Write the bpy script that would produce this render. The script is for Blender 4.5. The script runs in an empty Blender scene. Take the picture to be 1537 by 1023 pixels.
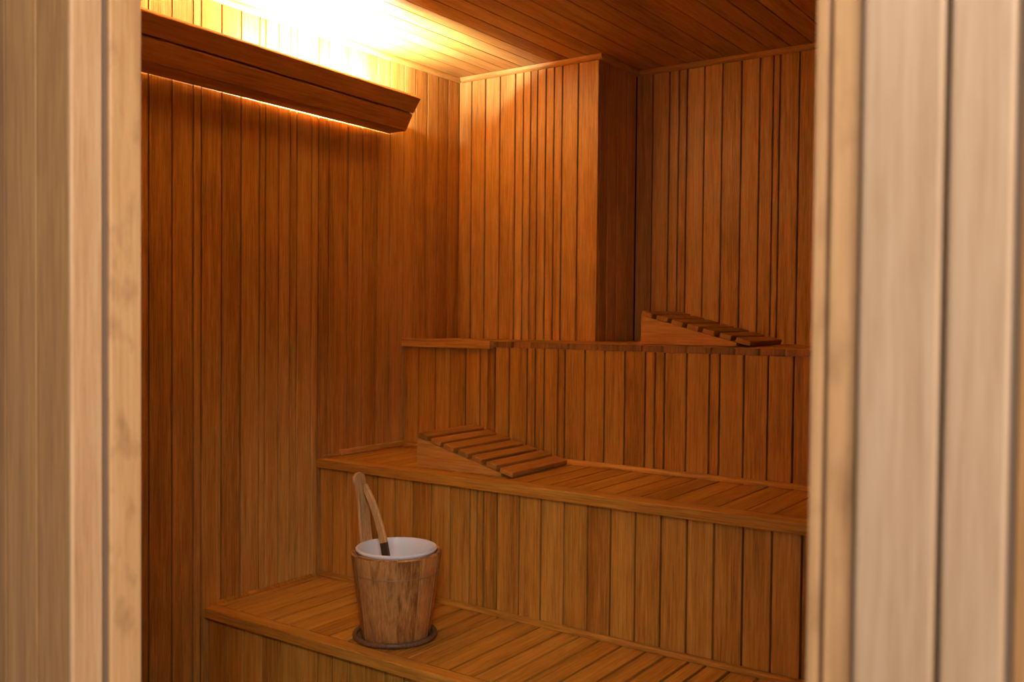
import bpy, bmesh, math, random
from mathutils import Vector, Matrix
random.seed(7)
scene = bpy.context.scene
COL = scene.collection

# ---------------------------------------------------------------- measures
FLOOR = 0.0
B1, B2, B3 = 0.450, 0.879, 1.311          # bench heights
YF1, YF2, YF3 = -1.314, -0.820, -0.350    # bench fronts
YP, YB = 0.0, 0.315                       # pillar front, back wall
XP = 0.698                                # pillar side
XR = 2.75                                 # right wall
ZC = 2.432                                # ceiling
YIN, YOUT = -2.495, -2.591                # front wall, inside / outside face
XJ = 1.441                                # left door jamb
XJR = 2.3539                              # right door jamb
CAM = (2.570, -3.245, 1.400)

# ---------------------------------------------------------------- mesh helper
class MB:
    def __init__(self):
        self.v = []; self.f = []; self.m = []
    def poly(self, pts, faces, mi=0):
        o = len(self.v)
        self.v += [tuple(p) for p in pts]
        for f in faces:
            self.f.append([i + o for i in f]); self.m.append(mi)
    def box(self, x0, x1, y0, y1, z0, z1, mi=0, ch=0.0):
        if ch:
            self.prism_box(x0, x1, y0, y1, z0, z1, ch, mi); return self
        p = [(x, y, z) for x in (x0, x1) for y in (y0, y1) for z in (z0, z1)]
        self.poly(p, [(0,1,3,2),(4,6,7,5),(0,4,5,1),(2,3,7,6),(0,2,6,4),(1,5,7,3)], mi)
        return self
    def prism_box(self, x0, x1, y0, y1, z0, z1, c, mi=0):
        bm = bmesh.new()
        bmesh.ops.create_cube(bm, size=1.0)
        for w in bm.verts:
            w.co = Vector(((x0+x1)/2 + w.co.x*(x1-x0), (y0+y1)/2 + w.co.y*(y1-y0), (z0+z1)/2 + w.co.z*(z1-z0)))
        bmesh.ops.bevel(bm, geom=list(bm.edges), offset=c, segments=2, profile=0.5, affect='EDGES')
        self.from_bm(bm, mi)
    def from_bm(self, bm, mi=0, mat=None):
        bm.verts.ensure_lookup_table(); bm.verts.index_update()
        pts = [(mat @ w.co) if mat else w.co.copy() for w in bm.verts]
        self.poly(pts, [[w.index for w in f.verts] for f in bm.faces], mi)
        bm.free()
    def extrude(self, prof, fn, l0, l1, mi=0, cap=None):
        """prof: list of 2d points; fn(a,b,l) -> xyz"""
        n = len(prof)
        pts = [fn(a, b, l0) for a, b in prof] + [fn(a, b, l1) for a, b in prof]
        fs = [(i, (i+1) % n, (i+1) % n + n, i + n) for i in range(n)]
        fs += [list(range(n))[::-1], list(range(n, 2*n))]
        self.poly(pts, fs, mi)
        if cap is not None: self.m[-2:] = [cap, cap]
    def lathe(self, prof, cx, cy, n=64, a0=0, a1=2*math.pi, mi=0, closed=True):
        """prof closed loop of (r,z)"""
        full = abs(a1-a0-2*math.pi) < 1e-6
        k = len(prof); m = n if full else n + 1
        pts = []
        for i in range(m):
            a = a0 + (a1-a0)*i/n
            for r, z in prof: pts.append((cx + r*math.cos(a), cy + r*math.sin(a), z))
        fs = []
        for i in range(n):
            j = (i+1) % m
            for q in range(k if closed else k-1):
                q2 = (q+1) % k
                fs.append((i*k+q, j*k+q, j*k+q2, i*k+q2))
        if not full and closed:
            fs.append(list(range(k))); fs.append([(m-1)*k+q for q in range(k)][::-1])
        self.poly(pts, fs, mi)
    def build(self, name, mat, parent=None, smooth=False):
        me = bpy.data.meshes.new(name)
        me.from_pydata(self.v, [], self.f)
        mats = mat if isinstance(mat, (list, tuple)) else [mat]
        for q in mats: me.materials.append(q)
        if len(mats) > 1:
            me.polygons.foreach_set('material_index', self.m)
        bm = bmesh.new(); bm.from_mesh(me)
        bmesh.ops.recalc_face_normals(bm, faces=bm.faces)
        bm.to_mesh(me); bm.free()
        o = bpy.data.objects.new(name, me); COL.objects.link(o)
        if smooth:
            for p in me.polygons: p.use_smooth = True
            try: me.set_sharp_from_angle(angle=math.radians(35))
            except Exception: pass
        if parent is not None: o.parent = parent
        return o

def empty(name, loc):
    o = bpy.data.objects.new(name, None); COL.objects.link(o)
    o.location = loc; o.empty_display_size = 0.05
    return o

def tag(o, label=None, cat=None, group=None, kind=None):
    if label: o['label'] = label
    if cat: o['category'] = cat
    if group: o['group'] = group
    if kind: o['kind'] = kind
    return o

def adopt(o, parent):
    """parent an object built in world space under a thing's empty"""
    o.parent = parent
    o.matrix_parent_inverse = Matrix.Translation(-Vector(parent.location))
    return o

# ---------------------------------------------------------------- materials
def wood(name, dark, mid, light, axis='z', rough=0.42, grain=1.3, island=0.30, spec=0.4, bump=0.15, blotch=0.0, coat=0.0):
    m = bpy.data.materials.new(name); m.use_nodes = True
    nt = m.node_tree; N = nt.nodes; L = nt.links
    bsdf = N['Principled BSDF']
    tc = N.new('ShaderNodeTexCoord'); geo = N.new('ShaderNodeNewGeometry')
    off = N.new('ShaderNodeVectorMath'); off.operation = 'MULTIPLY_ADD'
    comb = N.new('ShaderNodeCombineXYZ')
    for i in range(3): L.new(geo.outputs['Random Per Island'], comb.inputs[i])
    off.inputs[1].default_value = (13.7, 29.3, 41.1)
    L.new(comb.outputs[0], off.inputs[0]); L.new(tc.outputs['Object'], off.inputs[2])
    mp = N.new('ShaderNodeMapping')
    s = {'x': (0.045, 1, 1), 'y': (1, 0.045, 1), 'z': (1, 1, 0.045)}[axis]
    mp.inputs['Scale'].default_value = s
    L.new(off.outputs[0], mp.inputs['Vector'])
    def noise(scale, detail, dist=0.0, rough_=0.55):
        n = N.new('ShaderNodeTexNoise'); n.inputs['Scale'].default_value = scale
        n.inputs['Detail'].default_value = detail; n.inputs['Distortion'].default_value = dist
        n.inputs['Roughness'].default_value = rough_
        L.new(mp.outputs[0], n.inputs['Vector']); return n
    n1 = noise(28, 4, 0.6); n2 = noise(170, 5, 0.2, 0.7); n3 = noise(9, 2, 0.2)
    def math_(op, a, b=None, c=None):
        q = N.new('ShaderNodeMath'); q.operation = op
        for i, x in enumerate((a, b, c)):
            if x is None: continue
            if isinstance(x, (int, float)): q.inputs[i].default_value = x
            else: L.new(x, q.inputs[i])
        return q.outputs[0]
    a = math_('MULTIPLY_ADD', n1.outputs['Fac'], 0.55*grain, 0.5 - 0.275*grain)
    b = math_('MULTIPLY_ADD', n2.outputs['Fac'], 0.95*grain, -0.475*grain)
    c = math_('ADD', a, b)
    d = math_('MULTIPLY_ADD', n3.outputs['Fac'], 0.30*grain, -0.15*grain)
    e = math_('ADD', c, d)
    ri = math_('MULTIPLY_ADD', geo.outputs['Random Per Island'], island, -island/2)
    fac = math_('ADD', e, ri)
    ramp = N.new('ShaderNodeValToRGB')
    r = ramp.color_ramp
    r.elements[0].position = 0.22; r.elements[0].color = (*dark, 1)
    r.elements[1].position = 0.85; r.elements[1].color = (*light, 1)
    el = r.elements.new(0.52); el.color = (*mid, 1)
    L.new(fac, ramp.inputs[0])
    colour = ramp.outputs[0]
    if blotch:
        nb = N.new('ShaderNodeTexNoise'); nb.inputs['Scale'].default_value = 34; nb.inputs['Detail'].default_value = 3
        mp2 = N.new('ShaderNodeMapping')
        mp2.inputs['Scale'].default_value = {'x': (.5,1,1), 'y': (1,.5,1), 'z': (1,1,.5)}[axis]
        L.new(off.outputs[0], mp2.inputs['Vector']); L.new(mp2.outputs[0], nb.inputs['Vector'])
        rb = N.new('ShaderNodeValToRGB')
        rb.color_ramp.elements[0].position = 0.52; rb.color_ramp.elements[1].position = 0.72
        L.new(nb.outputs['Fac'], rb.inputs[0])
        mx = N.new('ShaderNodeMix'); mx.data_type = 'RGBA'
        L.new(math_('MULTIPLY', rb.outputs[0], blotch), mx.inputs['Factor'])
        L.new(colour, mx.inputs['A']); mx.inputs['B'].default_value = (*[q*0.75 for q in dark], 1)
        colour = mx.outputs['Result']
    L.new(colour, bsdf.inputs['Base Color'])
    rr = math_('MULTIPLY_ADD', n2.outputs['Fac'], 0.16, rough - 0.08)
    L.new(rr, bsdf.inputs['Roughness'])
    bsdf.inputs['Specular IOR Level'].default_value = spec
    bsdf.inputs['Coat Weight'].default_value = coat
    bp = N.new('ShaderNodeBump'); bp.inputs['Strength'].default_value = bump; bp.inputs['Distance'].default_value = 0.002
    L.new(c, bp.inputs['Height']); L.new(bp.outputs[0], bsdf.inputs['Normal'])
    return m

def plain(name, col, rough=0.5, spec=0.5):
    m = bpy.data.materials.new(name); m.use_nodes = True
    b = m.node_tree.nodes['Principled BSDF']
    nt = m.node_tree; n = nt.nodes.new('ShaderNodeTexNoise'); n.inputs['Scale'].default_value = 40
    mx = nt.nodes.new('ShaderNodeMix'); mx.data_type = 'RGBA'
    mx.inputs['A'].default_value = (*col, 1); mx.inputs['B'].default_value = (*[c*0.9 for c in col], 1)
    nt.links.new(n.outputs['Fac'], mx.inputs['Factor']); nt.links.new(mx.outputs['Result'], b.inputs['Base Color'])
    b.inputs['Roughness'].default_value = rough; b.inputs['Specular IOR Level'].default_value = spec
    return m

WD, WM, WL = (0.34, 0.156, 0.026), (0.56, 0.294, 0.060), (0.72, 0.43, 0.125)
wood_z = wood('cedar_upright', WD, WM, WL, 'z')
wood_y = wood('cedar_lengthwise', WD, WM, WL, 'y')
wood_x = wood('cedar_crosswise', WD, WM, WL, 'x')
BD, BM_, BL = (0.28, 0.113, 0.014), (0.48, 0.222, 0.029), (0.65, 0.345, 0.063)
seat_y = wood('bench_slat_wood', BD, BM_, BL, 'y', rough=0.5)
nose_x = wood('bench_nosing_wood', BD, BM_, BL, 'x', rough=0.38)
riser_z = wood('bench_riser_wood', BD, BM_, BL, 'z', rough=0.5)
val_y = wood('valance_wood', (0.28, 0.115, 0.026), (0.46, 0.20, 0.048), (0.60, 0.29, 0.08), 'y', rough=0.45, grain=1.2)
rest_x = wood('headrest_panel_wood', (0.32, 0.14, 0.024), (0.54, 0.26, 0.05), (0.66, 0.36, 0.09), 'x', rough=0.55, grain=1.3)
rest_y = wood('headrest_slat_wood', (0.20, 0.082, 0.013), (0.39, 0.17, 0.028), (0.55, 0.27, 0.055), 'y', rough=0.55, grain=1.2)
pale_z = wood('pale_frame_wood', (0.37, 0.18, 0.070), (0.54, 0.300, 0.140), (0.64, 0.41, 0.225), 'z', rough=0.5, grain=0.95, island=0.25)
case_z = wood('pale_casing_wood', (0.32, 0.185, 0.092), (0.43, 0.270, 0.155), (0.51, 0.350, 0.22), 'z', rough=0.5, grain=0.95, island=0.2)
knot_z = wood('pale_knotty_wood', (0.36, 0.17, 0.065), (0.57, 0.31, 0.130), (0.66, 0.41, 0.20), 'z', rough=0.5, grain=0.7, island=0.2, blotch=0.55)
tan_z = wood('brown_cladding_wood', (0.22, 0.098, 0.030), (0.35, 0.168, 0.055), (0.50, 0.255, 0.09), 'z', rough=0.55, grain=0.9)
stave_z = wood('bucket_wood', (0.22, 0.085, 0.020), (0.48, 0.222, 0.062), (0.66, 0.355, 0.115), 'z', rough=0.5, grain=1.5, island=0.45, blotch=0.55)
handle_z = wood('weathered_handle_wood', (0.40, 0.21, 0.075), (0.66, 0.40, 0.165), (0.78, 0.53, 0.26), 'z', rough=0.6, grain=1.0)
ring_m = wood('dark_ring_wood', (0.07, 0.035, 0.018), (0.15, 0.08, 0.042), (0.26, 0.15, 0.085), 'z', rough=0.45, grain=1.0)
wet_m = plain('wet_dark_wood', (0.055, 0.03, 0.018), 0.35)
white_m = plain('white_plastic', (0.86, 0.89, 0.95), 0.35)
wire_m = plain('hoop_wire', (0.30, 0.19, 0.10), 0.4)
seal_m = plain('grey_brown_seal', (0.20, 0.13, 0.085), 0.9, .2)
dark_m = plain('groove_shade_backing', (0.030, 0.014, 0.006), 0.9, .2)  # near-black backing behind board gaps, coloured to deepen the shade in the grooves
endgrain_m = wood('end_grain_wood', (0.13, 0.055, 0.014), (0.26, 0.115, 0.028), (0.38, 0.18, 0.05), 'z', rough=.6)
floor_m = plain('grey_floor_tile', (0.30, 0.28, 0.26), 0.5)
steel_m = plain('lamp_holder_white', (0.7, 0.7, 0.68), 0.4)
tube_m = bpy.data.materials.new('warm_lamp_glow'); tube_m.use_nodes = True
tb = tube_m.node_tree.nodes['Principled BSDF']
tb.inputs['Emission Color'].default_value = (1.0, 0.94, 0.92, 1)
tb.inputs['Emission Strength'].default_value = 720.0

tube2_m = tube_m.copy(); tube2_m.name = 'warm_lamp_glow_strong'
tube2_m.node_tree.nodes['Principled BSDF'].inputs['Emission Strength'].default_value = 2700.0  # unseen second tube, a guess, made stronger to fill the benches by bounce
# ---------------------------------------------------------------- boards
GAP, CH, TH = 0.0056, 0.0012, 0.016
def boards(mb, lines, fn, l0, l1, gap=GAP, ch=CH, th=TH, jit=0.0010, ends=None, cap=None):
    """tongue and groove boards between successive lines; fn(a,b,l) with b = 0 on the face, growing into the wall"""
    for i in range(len(lines)-1):
        a0, a1 = lines[i] + gap/2, lines[i+1] - gap/2
        if a1 - a0 < 2.2*ch: continue
        t = random.uniform(0, jit); s = random.uniform(0, jit)
        prof = [(a0, th), (a0, ch+t), (a0+ch, t), (a1-ch, s), (a1, ch+s), (a1, th)]
        e0, e1 = l0, l1
        if ends: e0 = l0 + random.uniform(-ends, ends)
        mb.extrude(prof, fn, e0, e1, cap=cap)

def fill(lines, lo, hi, step=0.080):
    lines = sorted(lines)
    while lines[0] - step > lo + 0.03: lines.insert(0, lines[0]-step)
    if lines[0] - lo > 0.012: lines.insert(0, lo)
    else: lines[0] = lo
    while lines[-1] + step < hi - 0.03: lines.append(lines[-1]+step)
    if hi - lines[-1] > 0.012: lines.append(hi)
    else: lines[-1] = hi
    return lines

# ---------------------------------------------------------------- room shell
# left wall (face x = 0)
Lw = fill([-1.514,-1.432,-1.354,-1.324,-1.245,-1.167,-1.089,-1.063,-1.004,-.952,-.921,-.851,-.817,-.767,-.667,-.588,-.508,-.435,-.353,-.284,-.21,-.138,-.072], YIN, YB)
mb = MB(); boards(mb, Lw, lambda a, b, l: (-b, a, l), 0.002, ZC)
mb.box(-0.06, -TH, YOUT+.02, YB+.06, 0.0, ZC+.05, 1)
tag(mb.build('wall_left', [wood_z, dark_m]), 'left wall of upright orange brown boards below the glowing valance', 'wall', kind='structure')
# back wall
Xb = fill([.773,.849,.891,.927,1.002,1.078,1.157,1.231,1.284,1.31,1.385], XP, XR)
mb = MB(); boards(mb, Xb, lambda a, b, l: (a, YB+b, l), 0.002, ZC)
mb.box(-.0, XR, YB+TH, YB+.06, 0, ZC+.05, 1)
tag(mb.build('wall_back', [wood_z, dark_m]), 'dim back wall of upright boards right of the pillar', 'wall', kind='structure')
# boxed pillar in the back left corner
Xp = fill([.069,.143,.22,.298,.339,.375,.409,.45,.49,.528,.603], 0.001, XP)
mb = MB(); boards(mb, Xp, lambda a, b, l: (a, YP+b, l), 0.002, ZC)
boards(mb, [TH, .08, .16, .24, YB-.001], lambda a, b, l: (XP-b, a, l), 0.002, ZC)
mb.box(0.0, XP-TH-.0005, YP+TH+.0005, YB, 0, ZC, 1)
tag(mb.build('wall_pillar', [wood_z, dark_m]), 'bright boxed pillar of upright boards filling the back left corner', 'wall', kind='structure')
# right wall
mb = MB(); boards(mb, fill([-1.0], YIN, YB), lambda a, b, l: (XR+b, a, l), 0.002, ZC)
mb.box(XR+TH, XR+.06, YOUT+.02, YB+.06, 0, ZC+.05, 1)
tag(mb.build('wall_right', [wood_z, dark_m]), 'right hand wall of upright boards', 'wall', kind='structure')
# ceiling
Xc = fill([.19,.264,.342,.421,.487,.566,.648,.73,.826,.928,1.015,1.095,1.185,1.276,1.355,1.435,1.521], 0.0, XR, .083)
mb = MB(); boards(mb, Xc, lambda a, b, l: (a, l, ZC+b), YIN, YB, gap=.0036)
mb.box(-.06, XR+.06, YOUT+.02, YB+.06, ZC+TH, ZC+.06, 1)
tag(mb.build('ceiling', [wood_y, dark_m]), 'boarded ceiling running from front to back', 'ceiling', kind='structure')
# floor, inside and in front of the door
mb = MB()
nx, ny = 16, 20
for i in range(nx):
    for j in range(ny):
        x0 = -0.06 + i*0.30; y0 = -5.6 + j*0.30
        mb.box(x0+.0015, x0+.2985, y0+.0015, y0+.2985, -0.012, 0.0)
mb.box(-0.06, 4.74, -5.6, .4, -.06, -.010)
tag(mb.build('floor', floor_m), 'grey tiled floor', 'floor', kind='structure')

# front wall with the doorway
HD = 2.06
XJ0, XJ1 = XJ - 0.0, 2.487
mb = MB()
boards(mb, fill([1.3546-.080, 1.3546], -.06, XJ-.0105), lambda a, b, l: (a, YOUT+b, l), 0.002, ZC+.05, gap=.0035)
mb.box(-.06, XJ-.043, YOUT+TH, YIN-TH, 0, ZC+.05, 1)
boards(mb, fill([.5], 0.001, XJ-.043), lambda a, b, l: (a, YIN-b, l), 0.002, ZC)
# right side of the doorway
boards(mb, [2.4885, 2.570, 2.650, 2.730, 2.810], lambda a, b, l: (a, YOUT+b, l), 0.002, ZC+.05, gap=.0045)
mb.box(2.451, 2.810, YOUT+TH, YIN-TH, 0, ZC+.05, 1)
boards(mb, fill([2.60], 2.42, XR-.001), lambda a, b, l: (a, YIN-b, l), 0.002, ZC)
# above the doorway
mb.box(XJ-.043, 2.451, YOUT+TH, YIN-TH, HD+.09, ZC+.05, 1)
boards(mb, fill([1.9], XJ-.043, 2.49), lambda a, b, l: (a, YOUT+b, l), HD+.09, ZC+.05)
boards(mb, fill([1.9], XJ-.043, 2.45), lambda a, b, l: (a, YIN-b, l), HD+.09, ZC)
tag(mb.build('wall_front', [tan_z, dark_m]), 'brown boarded front wall beside the doorway', 'wall', kind='structure')

# door frame: built as a structure with its own members
dr = tag(empty('door_1', (1.9, YOUT, 0)), 'pale wooden door frame around the open sauna doorway, out of focus', 'door frame', kind='structure')
def dpart(name, mb, mat): return adopt(mb.build(name, mat), dr)
# left: outer jamb board, grey seal, inner stop with knots
mb = MB(); mb.extrude([(XJ-.042, YOUT+TH+.0005), (XJ-.0095, YOUT+TH+.0005), (XJ-.0095, YOUT-.0005), (XJ-.0065, YOUT-.002), (XJ-.003, YOUT-.002), (XJ, YOUT+.001), (XJ, -2.553), (XJ-.0025, -2.5505), (XJ-.042, -2.5505)], lambda x, y, l: (x, y, l), 0.001, HD)
dpart('jamb', mb, pale_z)
mb = MB(); mb.box(XJ-.042, XJ-.006, -2.551, -2.5415, 0.001, HD); dpart('seal', mb, seal_m)
mb = MB(); mb.box(XJ-.042, XJ+.0, -2.541, YIN, 0.001, HD, ch=.0025); dpart('door_stop', mb, knot_z)
# right: set back stop, seal, jamb edge, two casing boards
mb = MB(); mb.box(XJR, XJR+.0096, -2.562, YIN, 0.001, HD, ch=.002); dpart('door_stop', mb, knot_z)
mb = MB(); mb.box(XJR+.0098, XJR+.0142, -2.557, YIN, 0.001, HD); dpart('seal', mb, seal_m)
mb = MB(); mb.box(XJR+.0144, 2.3885, -2.571, YIN, 0.001, HD, ch=.0025); dpart('jamb', mb, knot_z)
mb = MB(); mb.box(2.389, 2.450, YOUT+.02, YIN-TH-.001, 0.001, HD, ch=.0); dpart('seal', mb, seal_m)
mb = MB(); mb.box(2.3945, 2.4455, YOUT, YOUT+.019, 0.001, HD+.05, ch=.003); dpart('casing', mb, case_z)
mb = MB(); mb.box(2.4868, 2.4903, YOUT+.004, YOUT+.012, 0.001, HD+.05); dpart('seal', mb, seal_m)
mb = MB(); mb.box(2.4485, 2.4865, YOUT, YOUT+.012, 0.001, HD+.05, ch=.003); dpart('casing', mb, case_z)
# head
mb = MB(); mb.box(XJ-.042, 2.449, YOUT, YIN, HD+.002, HD+.088, ch=.003); dpart('head', mb, wood('pale_head_wood', (0.42, 0.22, 0.10), (0.60, 0.36, 0.19), (0.72, 0.48, 0.29), 'x'))

# ceiling mouldings
def quarter(r, n=7):
    return [(0, 0)] + [(r*math.cos(math.pi/2*i/n), r*math.sin(math.pi/2*i/n)) for i in range(n+1)]
TR = 0.019
q = quarter(TR)
z0 = ZC - .0005
mb = MB(); mb.extrude(q, lambda a, b, l: (0.0005+a, l, z0-b), YIN, YP-.001)
tag(mb.build('trim_1', wood_y, smooth=True), 'ceiling moulding along the left wall', 'moulding', kind='structure')
mb = MB(); mb.extrude(q, lambda a, b, l: (l, YP-.0005-a, z0-b), TR+.001, XP+TR)
tag(mb.build('trim_2', wood_x, smooth=True), 'pale ceiling moulding across the bright pillar', 'moulding', kind='structure')
mb = MB(); mb.extrude(q, lambda a, b, l: (XP+.0005+a, l, z0-b), YP, YB-.0005)
tag(mb.build('trim_3', wood_y, smooth=True), 'ceiling moulding along the dark side of the pillar', 'moulding', kind='structure')
mb = MB(); mb.extrude(q, lambda a, b, l: (l, YB-.0005-a, z0-b), XP+TR+.001, XR-.001)
tag(mb.build('trim_4', wood_x, smooth=True), 'ceiling moulding along the dim back wall', 'moulding', kind='structure')

# ---------------------------------------------------------------- benches
EPS = .0012
def bench(label, z, yf, yb, rlines, slines, nose_w, zr0, lip=None):
    t = tag(empty('sauna_bench', (XR/2, yf, 0)), label, 'bench', 'stepped sauna benches along the back')
    # riser of upright boards
    top = z - .023; rs = .004 if nose_w < .01 else .014
    mb = MB(); boards(mb, rlines, lambda a, b, l: (a, yf+rs+b, l), 0.002, top, ends=None)
    mb.box(EPS, XR-EPS, yf+rs+TH, yf+.050, 0.002, top-.004, 1)
    adopt(mb.build('riser', [riser_z, dark_m]), t)
    y0 = yf + nose_w
    mb = MB(); boards(mb, slines, lambda a, b, l: (a, l, z-b), y0, yb-EPS, gap=(.0090 if z < .5 else .0065 if z < 1 else .0050), ch=.0008, jit=.0012, th=.022, ends=(.004 if nose_w <= .01 else None), cap=2)
    mb.box(EPS, XR-EPS, y0+.03, yb-EPS, z-.0225, z-.0185, 1)
    adopt(mb.build('seat', [seat_y, dark_m, endgrain_m]), t)
    return t

S = lambda l: fill(l, EPS, XR-EPS, .0805)
r0 = S([.094,.179,.266,.35,.44,.513,.574,.644,.706,.781,.852])
r1 = S([.065,.136,.209,.287,.369,.451,.532,.615,.695,.725,.751,.805,.891,.973,1.057,1.14,1.218,1.3,1.381,1.461,1.541,1.624,1.704,1.784])
r2 = S([.078,.164,.24,.316,.387,.424,.458,.523,.605,.641,.68,.739,.769,.852,.932,1.012,1.091,1.127,1.163,1.243,1.324,1.359,1.441,1.52,1.601])
s1 = S([.118,.198,.276,.353,.438,.521,.60,.678,.755,.826,.902,.983,1.062,1.126,1.191,1.267,1.344,1.406,1.478,1.529,1.598])
s2 = S([.095,.172,.25,.33,.41,.49,.57,.65,.73,.81,.89,.97,1.05,1.13,1.21,1.29,1.37,1.45,1.53,1.609,1.691,1.775])
s3 = S([.452,.54,.62,.70,.78,.905,.985,1.075,1.155,1.24,1.33,1.41,1.49])

bq = quarter(0.016)
b1 = bench('lowest sauna bench tier, holding the bucket, with brown slatted seat', B1, YF1, YF2+.0135, r0, s1, .050, 0)
mb = MB(); mb.box(EPS, XR-EPS, YF1, YF1+.0490, B1-.033, B1, ch=.003); adopt(mb.build('nosing', nose_x), b1)
mb = MB(); mb.extrude(bq, lambda a, b, l: (l, YF2+.0135-a, B1+.0003+b), EPS, XR-EPS)
mb.extrude(quarter(.010), lambda a, b, l: (EPS+a, l, B1+.0003+b), YF1+.04, YF2-.016)
adopt(mb.build('back_trim', nose_x, smooth=True), b1)

b2 = bench('middle sauna bench tier carrying a slatted headrest near the left wall', B2, YF2, YF3+.003, r1, s2, .064, B1)
mb = MB(); mb.box(EPS, XR-EPS, YF2-.003, YF2+.0630, B2-.033, B2, ch=.003); adopt(mb.build('nosing', nose_x), b2)
mb = MB(); mb.extrude(bq, lambda a, b, l: (l, YF3+.0035-a, B2+.0003+b), EPS, XR-EPS)
adopt(mb.build('back_trim', nose_x, smooth=True), b2)
mb = MB(); mb.box(EPS, .022, -.715, YF3-.018, B2+.0003, B2+.021, ch=.004)
mb.box(EPS, .012, YF2+.03, -.716, B2+.0003, B2+.010, ch=.003)
adopt(mb.build('side_trim', wood_y), b2)

b3 = bench('topmost sauna bench tier below the back wall, edged by plank ends', B3, YF3, YP, r2, s3, .004, B2)
# the seat runs on beside the pillar to the back wall
mb = MB(); boards(mb, fill([.78,.86,.94,1.02,1.10,1.18,1.26,1.34,1.42,1.50], XP+EPS, XR-EPS), lambda a, b, l: (a, l, B3-b), YP, YB-EPS, gap=.0056, ch=.0024, th=.022)
adopt(mb.build('rear_seat', seat_y), b3)
mb = MB(); mb.box(EPS, .449, YF3-.018, YF3+.0035, B3-.030, B3+.003, ch=.0025); adopt(mb.build('nosing', wood_x), b3)

# ---------------------------------------------------------------- valance lamp on the left wall
YE, YS = -0.462, -2.40
lamp = tag(empty('wall_lamp', (0, YE, 2.12)), 'dark wooden valance lamp glowing high on the left wall', 'lamp')
def lz(y, k): return -(y - YE)*k          # the lamp rises a little towards the door
def slab(p0, p1, t, k=.0125, c=.0022):
    """board whose outer face runs p0->p1 in (x,z); thickness t inward (towards the wall)"""
    a, b = Vector(p0), Vector(p1)
    d = (b - a).normalized(); n = Vector((-d.y, d.x))
    if n.x > 0: n = -n
    prof = [a + d*c, b - d*c, b + n*c, b + n*t, a + n*t, a + n*c]
    mb = MB(); mb.extrude([(q.x, q.y) for q in prof], lambda x, z, l: (x, l, z + lz(l, k)), YS, YE); return mb
zz = 1.400
adopt(slab((.1420, zz+.7835), (.1805, zz+.837), .018, .0135, .003).build('upper_board', val_y), lamp)
adopt(slab((.104, zz+.719), (.1392, zz+.7812), .016, .0125, .004).build('lower_board', val_y), lamp)
adopt(slab((.1080, zz+.760), (.1335, zz+.8045), .008, .0128).build('joint_baffle', val_y), lamp)  # unseen strip added to block light leaking through the board joint
mb = MB()
mb.extrude([(.0140, .7215), (.0150, .7205), (.1005, .7205), (.1005, .731), (.0140, .735)], lambda x, z, l: (x, l, zz + z + lz(l, .004 + .0075*min(1, x/.1))), YS, YE-.001)
adopt(mb.build('bottom_board', val_y), lamp)
mb = MB(); mb.extrude([(.0150, .7352), (.0950, .7315), (.1225, .782), (.0150, .782)], lambda x, z, l: (x, l, zz + z), YE-.016, YE-.002)
adopt(mb.build('end_baffle', val_y), lamp)  # unseen low board added to cut direct light from the open end
for yy in (-1.36,):
    h = lz(yy, .0125)
    mb = MB(); mb.extrude([(.0005, .740), (.094, .738), (.118, .779), (.130, .803), (.146, .832), (.0005, .832)], lambda x, z, l: (x, l, zz + z + h), yy-.009, yy+.009)
    adopt(mb.build('tube_baffle', val_y), lamp)  # unseen divider added to stop the front tube shining along the trough
TZ = zz + .800
for (ya, yb_, tm) in ((-1.10, -.60, tube_m), (-2.38, -1.92, tube2_m)):
    mb = MB()
    mb.extrude([(.013*math.cos(2*math.pi*i/16), .013*math.sin(2*math.pi*i/16)) for i in range(16)], lambda a, b, l: (.104+a, l, TZ+b+lz(l,.012)), ya, yb_)
    tb_ = adopt(mb.build('lamp_tube', tm, smooth=True), lamp)
    for yq in (ya-.012, yb_+.0):
        mb = MB(); mb.box(.090, .118, yq, yq+.012, zz+.7475+lz(yq,.012), TZ+.016+lz(yq,.012), ch=.002)
        adopt(mb.build('tube_holder', steel_m), lamp)

# ---------------------------------------------------------------- headrests
def headrest(label, loc, rz):
    t = tag(empty('sloped_headrest', loc), label, 'headrest', 'slatted wooden headrests on the benches')
    t.rotation_euler = (0, 0, rz)
    W, Ln, H, e = .345, .385, .101, .004
    ang = math.atan2(H-e, Ln)
    def side(y):
        xe = .355; ze = H - xe*math.tan(ang)
        mb = MB(); mb.extrude([(0, 0.0005), (xe, 0.0005), (xe, ze), (0, H)], lambda a, b, l: (a, l, b), y, y+.020)
        mb.build('side_panel', rest_x, t)
    side(0); side(W-.020)
    mb = MB(); mb.box(.0005, .018, .0205, W-.0205, .0005, H-.006); mb.build('end_panel', rest_y, t)
    Ls = math.hypot(Ln, H-e) + .010
    n, w = 7, .0445
    pitch = (Ls - w)/(n-1)
    ca, sa = math.cos(ang), math.sin(ang)
    for i in range(n):
        s0 = -.002 + i*pitch
        w_ = w*(1.18 if i == n-1 else random.uniform(.96, 1.02)); th = .018
        bm = bmesh.new(); bmesh.ops.create_cube(bm, size=1.0)
        ys = random.uniform(-.004, .003); ye = W + random.uniform(-.004, .006)
        for v in bm.verts:
            v.co = Vector((s0 + (v.co.x+.5)*w_, ys + (v.co.y+.5)*(ye-ys), .0006 + (v.co.z+.5)*th))
        bmesh.ops.bevel(bm, geom=list(bm.edges), offset=.003, segments=2, profile=.5, affect='EDGES')
        M = Matrix(((ca, 0, sa, 0), (0, 1, 0, 0), (-sa, 0, ca, H), (0, 0, 0, 1)))
        mb = MB(); mb.from_bm(bm, 0, M); mb.build('slat', rest_y, t)
    return t
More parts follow.
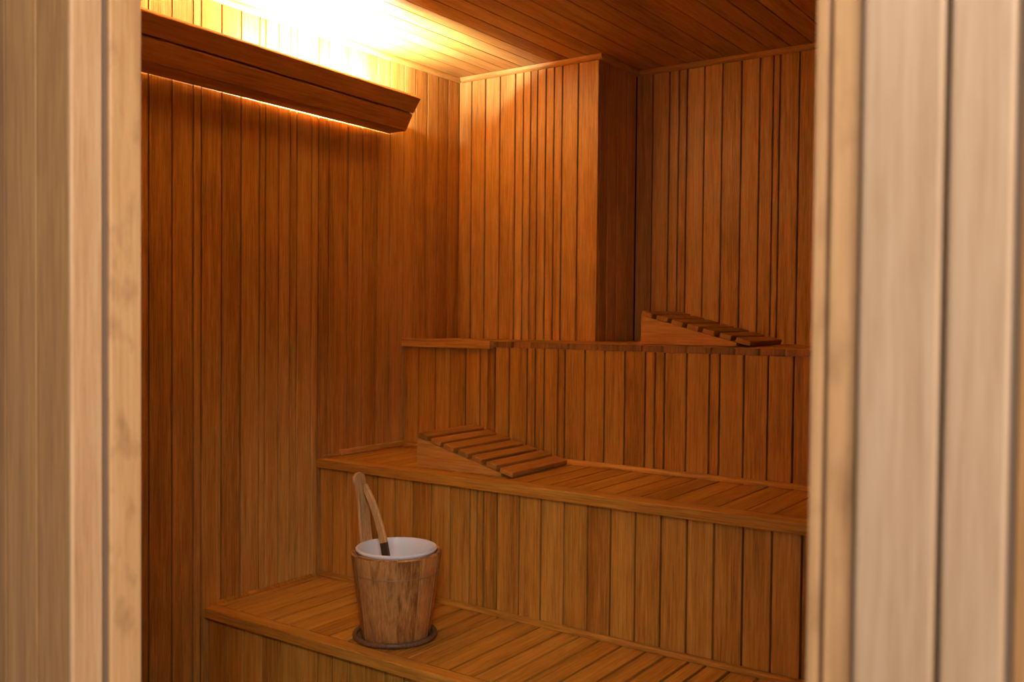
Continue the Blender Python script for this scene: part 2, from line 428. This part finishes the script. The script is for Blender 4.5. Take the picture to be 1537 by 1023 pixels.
headrest('slatted wedge headrest on the middle bench, near the left wall above the bucket', (.412, -.740, B2+.0005), math.radians(1.5))
headrest('slatted wedge headrest on the top bench, against the dim back wall', (.995, -.195, B3+.0005), math.radians(2.0))

# ---------------------------------------------------------------- bucket
BX, BY = 0.683, -1.1446
FH = Vector((-0.5745, 0.8185, 0)); RH = Vector((FH.y, -FH.x, 0))
def P(r, f, z): return Vector((BX, BY, 0)) + RH*r + FH*f + Vector((0, 0, z))
zb, zt = B1 + .0008, 0.7084
Rb, Rt = .1005, .1337
bucket = tag(empty('sauna_bucket', (BX, BY, B1)), 'round wooden stave bucket with white liner standing on the lowest bench', 'bucket')
NS = 12; A0 = math.radians(8)
mb = MB()
hs = math.atan2(RH.y*-.80 + FH.y*.60, RH.x*-.80 + FH.x*.60)
for i in range(NS):
    a0 = hs - math.pi/NS + 2*math.pi*i/NS + random.uniform(-.05, .05)*(0 if i < 2 else 1); a1 = hs - math.pi/NS + 2*math.pi*(i+1)/NS
    g = .006; dr_ = random.uniform(-.0008, .0008)
    t = .0135
    prof = [(Rb+dr_-.0015, zb), (Rb+dr_, zb+.002), (Rt+dr_, zt-.004), (Rt+dr_-.004, zt), (Rt+dr_-t+.002, zt), (Rt+dr_-t, zt-.003), (Rb+dr_-t, zb)]
    mb.lathe(prof, BX, BY, 6, a0+g, a1-g)
    # thin core behind the joint
mb.lathe([(Rb-.004, zb+.002), (Rt-.004, zt-.004), (Rt-.012, zt-.004), (Rb-.012, zb+.002)], BX, BY, 72)
adopt(mb.build('staves', stave_z, smooth=True), bucket)
# white liner: rolled lip, wall, bottom
mb = MB()
lip = [(.1180, zt+.0005), (.1205, zt+.003), (.1208, zt+.007), (.1185, zt+.0100), (.1150, zt+.0100), (.1125, zt+.006), (.110, zt-.02), (.094, zt-.19), (.090, zt-.197), (.0005, zt-.198),
       (.0005, zt-.200), (.092, zt-.200), (.0965, zt-.19), (.1145, zt-.01)]
mb.lathe(lip, BX, BY, 72)
tag(adopt(mb.build('liner', white_m, smooth=True), bucket), 'white plastic liner')
# thin hoop wire
mb = MB(); zh = zt - .060; Rh = Rb + (Rt-Rb)*(zh-zb)/(zt-zb)
mb.lathe([(Rh+.0003+.0016*math.cos(q*math.pi/4), zh+.0016*math.sin(q*math.pi/4)) for q in range(8)], BX, BY, 72)
adopt(mb.build('hoop', wire_m, smooth=True), bucket)
# dark ring lying round the foot
mb = MB()
mb.lathe([(.1185+.0078*math.cos(q*math.pi/6), B1+.0085+.0078*math.sin(q*math.pi/6)) for q in range(12)], BX-.004, BY, 72)
mb.lathe([(.1120, B1+.001), (.1120, B1+.005), (.098, B1+.005), (.098, B1+.001)], BX-.004, BY, 72)
tag(adopt(mb.build('base_ring', ring_m, smooth=True), bucket), 'dark ring round the foot of the bucket')
# tall stave that serves as handle
er = (RH*-.80 + FH*.60).normalized(); et = (RH*.60 + FH*.80).normalized()
sl = (Rt-Rb)/(zt-zb)
outline = [(.0225,-.004),(.0205,.06),(.0200,.12),(.0175,.165),(.0150,.192),(.0110,.2085),(-.004,.2155),(-.018,.2135),(-.0290,.204),(-.0320,.190),(-.0270,.178),(-.0215,.168),(-.0200,.12),(-.0210,.06),(-.0225,-.004)]
mb = MB()
def hfn(a, b, l):
    base = Vector((BX, BY, zt)) + er*(Rt-.0005+sl*b - l) + et*a + Vector((0, 0, b)); return base
bm = bmesh.new()
fr = [bm.verts.new(hfn(a, b, 0)) for a, b in outline]; bk = [bm.verts.new(hfn(a, b, .0130)) for a, b in outline]
n = len(outline)
bm.faces.new(fr); bm.faces.new(bk[::-1])
for i in range(n): bm.faces.new((fr[i], bk[i], bk[(i+1) % n], fr[(i+1) % n]))
bmesh.ops.recalc_face_normals(bm, faces=bm.faces)
bmesh.ops.bevel(bm, geom=[e for e in bm.edges if (e.verts[0] in fr) == (e.verts[1] in fr)], offset=.0022, segments=2, profile=.5, affect='EDGES')
mb.from_bm(bm)
hst = adopt(mb.build('handle_stave', handle_z, smooth=True), bucket)
mb = MB()
pc = hfn(-.006, .196, .0130)
mb.extrude([(.0022*math.cos(i*math.pi/5), .0055*math.sin(i*math.pi/5)) for i in range(10)], lambda a, b, l: pc + et*a + Vector((0, 0, b)) - er*l, -.002, .0008)  # solid dark disc painted in place of a hole's inner shade
tag(mb.build('hole_shade_disc', wet_m, hst), 'dark disc drawn as a peg hole'); 
bpy.data.objects['hole_shade_disc'].matrix_parent_inverse = Matrix.Translation(-Vector(bucket.location))

# ---------------------------------------------------------------- ladle leaning in the bucket
ladle = tag(empty('ladle', P(0, 0, zt-.19)), 'curved wooden ladle handle sticking out of the white lined bucket', 'ladle')
path = [(-.1035, .052, .893), (-.094, .046, .872), (-.080, .038, .845), (-.0640, .028, .808), (-.0500, .016, .767), (-.0385, .006, .727), (-.0310, 0, .690), (-.022, -.006, .645), (-.012, -.010, .600)]
pts = [P(*q) for q in path]
def strip(pts, w0, w1, t, mb, lo, hi, mi):
    n = len(pts); rings = []
    for i in range(lo, hi+1):
        T = (pts[min(i+1, n-1)] - pts[max(i-1, 0)]).normalized()
        A = T.cross(FH).normalized()              # in-view width axis
        Bx = T.cross(A).normalized()
        ang = math.radians(24)
        U = A*math.cos(ang) + Bx*math.sin(ang); V = T.cross(U).normalized()
        k = i/(n-1); w = (w0 + (w1-w0)*k)*(.62 if i == 0 else 1)
        c = .0022; h = t/2
        sec = [(-w/2+c, -h), (w/2-c, -h), (w/2, -h+c), (w/2, h-c), (w/2-c, h), (-w/2+c, h), (-w/2, h-c), (-w/2, -h+c)]
        rings.append([pts[i] + U*a + V*b for a, b in sec])
    m = 8; v = [p for r in rings for p in r]; fs = []
    for i in range(len(rings)-1):
        for q in range(m): fs.append((i*m+q, i*m+(q+1) % m, (i+1)*m+(q+1) % m, (i+1)*m+q))
    fs.append(list(range(m))[::-1]); fs.append([(len(rings)-1)*m+q for q in range(m)])
    mb.poly(v, fs, mi)
mb = MB(); strip(pts, .021, .026, .012, mb, 0, 5, 0)
strip(pts, .021, .026, .012, mb, 5, 8, 1)
adopt(mb.build('handle', [handle_z, wet_m], smooth=True), ladle)
mb = MB(); bc = P(-.004, -.012, .572)
prof = [(.0005, -.032), (.020, -.028), (.032, -.012), (.034, .012), (.031, .012), (.029, -.010), (.018, -.023), (.0005, -.027)]
mb.lathe([(r, bc.z+z) for r, z in prof], bc.x, bc.y, 32)
adopt(mb.build('bowl', wet_m, smooth=True), ladle)

# ---------------------------------------------------------------- camera
def camera():
    yaw, pitch, roll, f = 0.61196, -0.02426, 0.00931, 1422.036
    F = Vector((-math.sin(yaw)*math.cos(pitch), math.cos(yaw)*math.cos(pitch), math.sin(pitch)))
    R = F.cross(Vector((0, 0, 1))).normalized(); U = R.cross(F)
    r2_ = R*math.cos(roll) + U*math.sin(roll); u2 = -R*math.sin(roll) + U*math.cos(roll)
    cd = bpy.data.cameras.new('camera'); co = bpy.data.objects.new('camera', cd); COL.objects.link(co)
    M = Matrix((r2_, u2, -F)).transposed().to_4x4(); M.translation = Vector(CAM)
    co.matrix_world = M
    cd.sensor_width = 36; cd.lens = f/1537*36; cd.clip_start = .02
    cd.dof.use_dof = True; cd.dof.focus_distance = 3.1; cd.dof.aperture_fstop = 5.6
    scene.camera = co
camera()

# ---------------------------------------------------------------- light
w = bpy.data.worlds.new('world'); scene.world = w; w.use_nodes = True
bg = w.node_tree.nodes['Background']
bg.inputs['Color'].default_value = (1.0, 0.90, 0.80, 1); bg.inputs['Strength'].default_value = 0.25
def area(name, loc, target, size, power, col):
    l = bpy.data.lights.new(name, 'AREA'); l.energy = power; l.size = size; l.color = col
    o = bpy.data.objects.new(name, l); COL.objects.link(o); o.location = loc
    o.rotation_euler = (Vector(target)-Vector(loc)).to_track_quat('-Z', 'Y').to_euler(); return o
area('doorway_fill_light', (4.2, -6.5, 1.9), (1.2, -.8, .9), 2.4, 36, (1.0, 0.95, 0.91))  # added unseen area lamp, fills the interior through the doorway
area('overhead_fill_light', (2.95, -3.75, 2.75), (2.1, -2.3, .9), 0.5, 30, (1.0, 0.95, 0.90))  # added unseen lamp from above for the door frame, bucket and low bench
area('jamb_fill_light', (4.0, -2.95, 2.1), (1.5, -2.6, 1.4), 0.5, 25, (1.0, 0.90, 0.76))  # added unseen lamp from the right to brighten the left jamb

scene.cycles.diffuse_bounces = 8; scene.cycles.max_bounces = 12
scene.cycles.caustics_reflective = False; scene.cycles.caustics_refractive = False
vs = scene.view_settings
vs.view_transform = 'Standard'; vs.look = 'None'; vs.gamma = 1; vs.use_curve_mapping = False
vs.exposure = 0.32
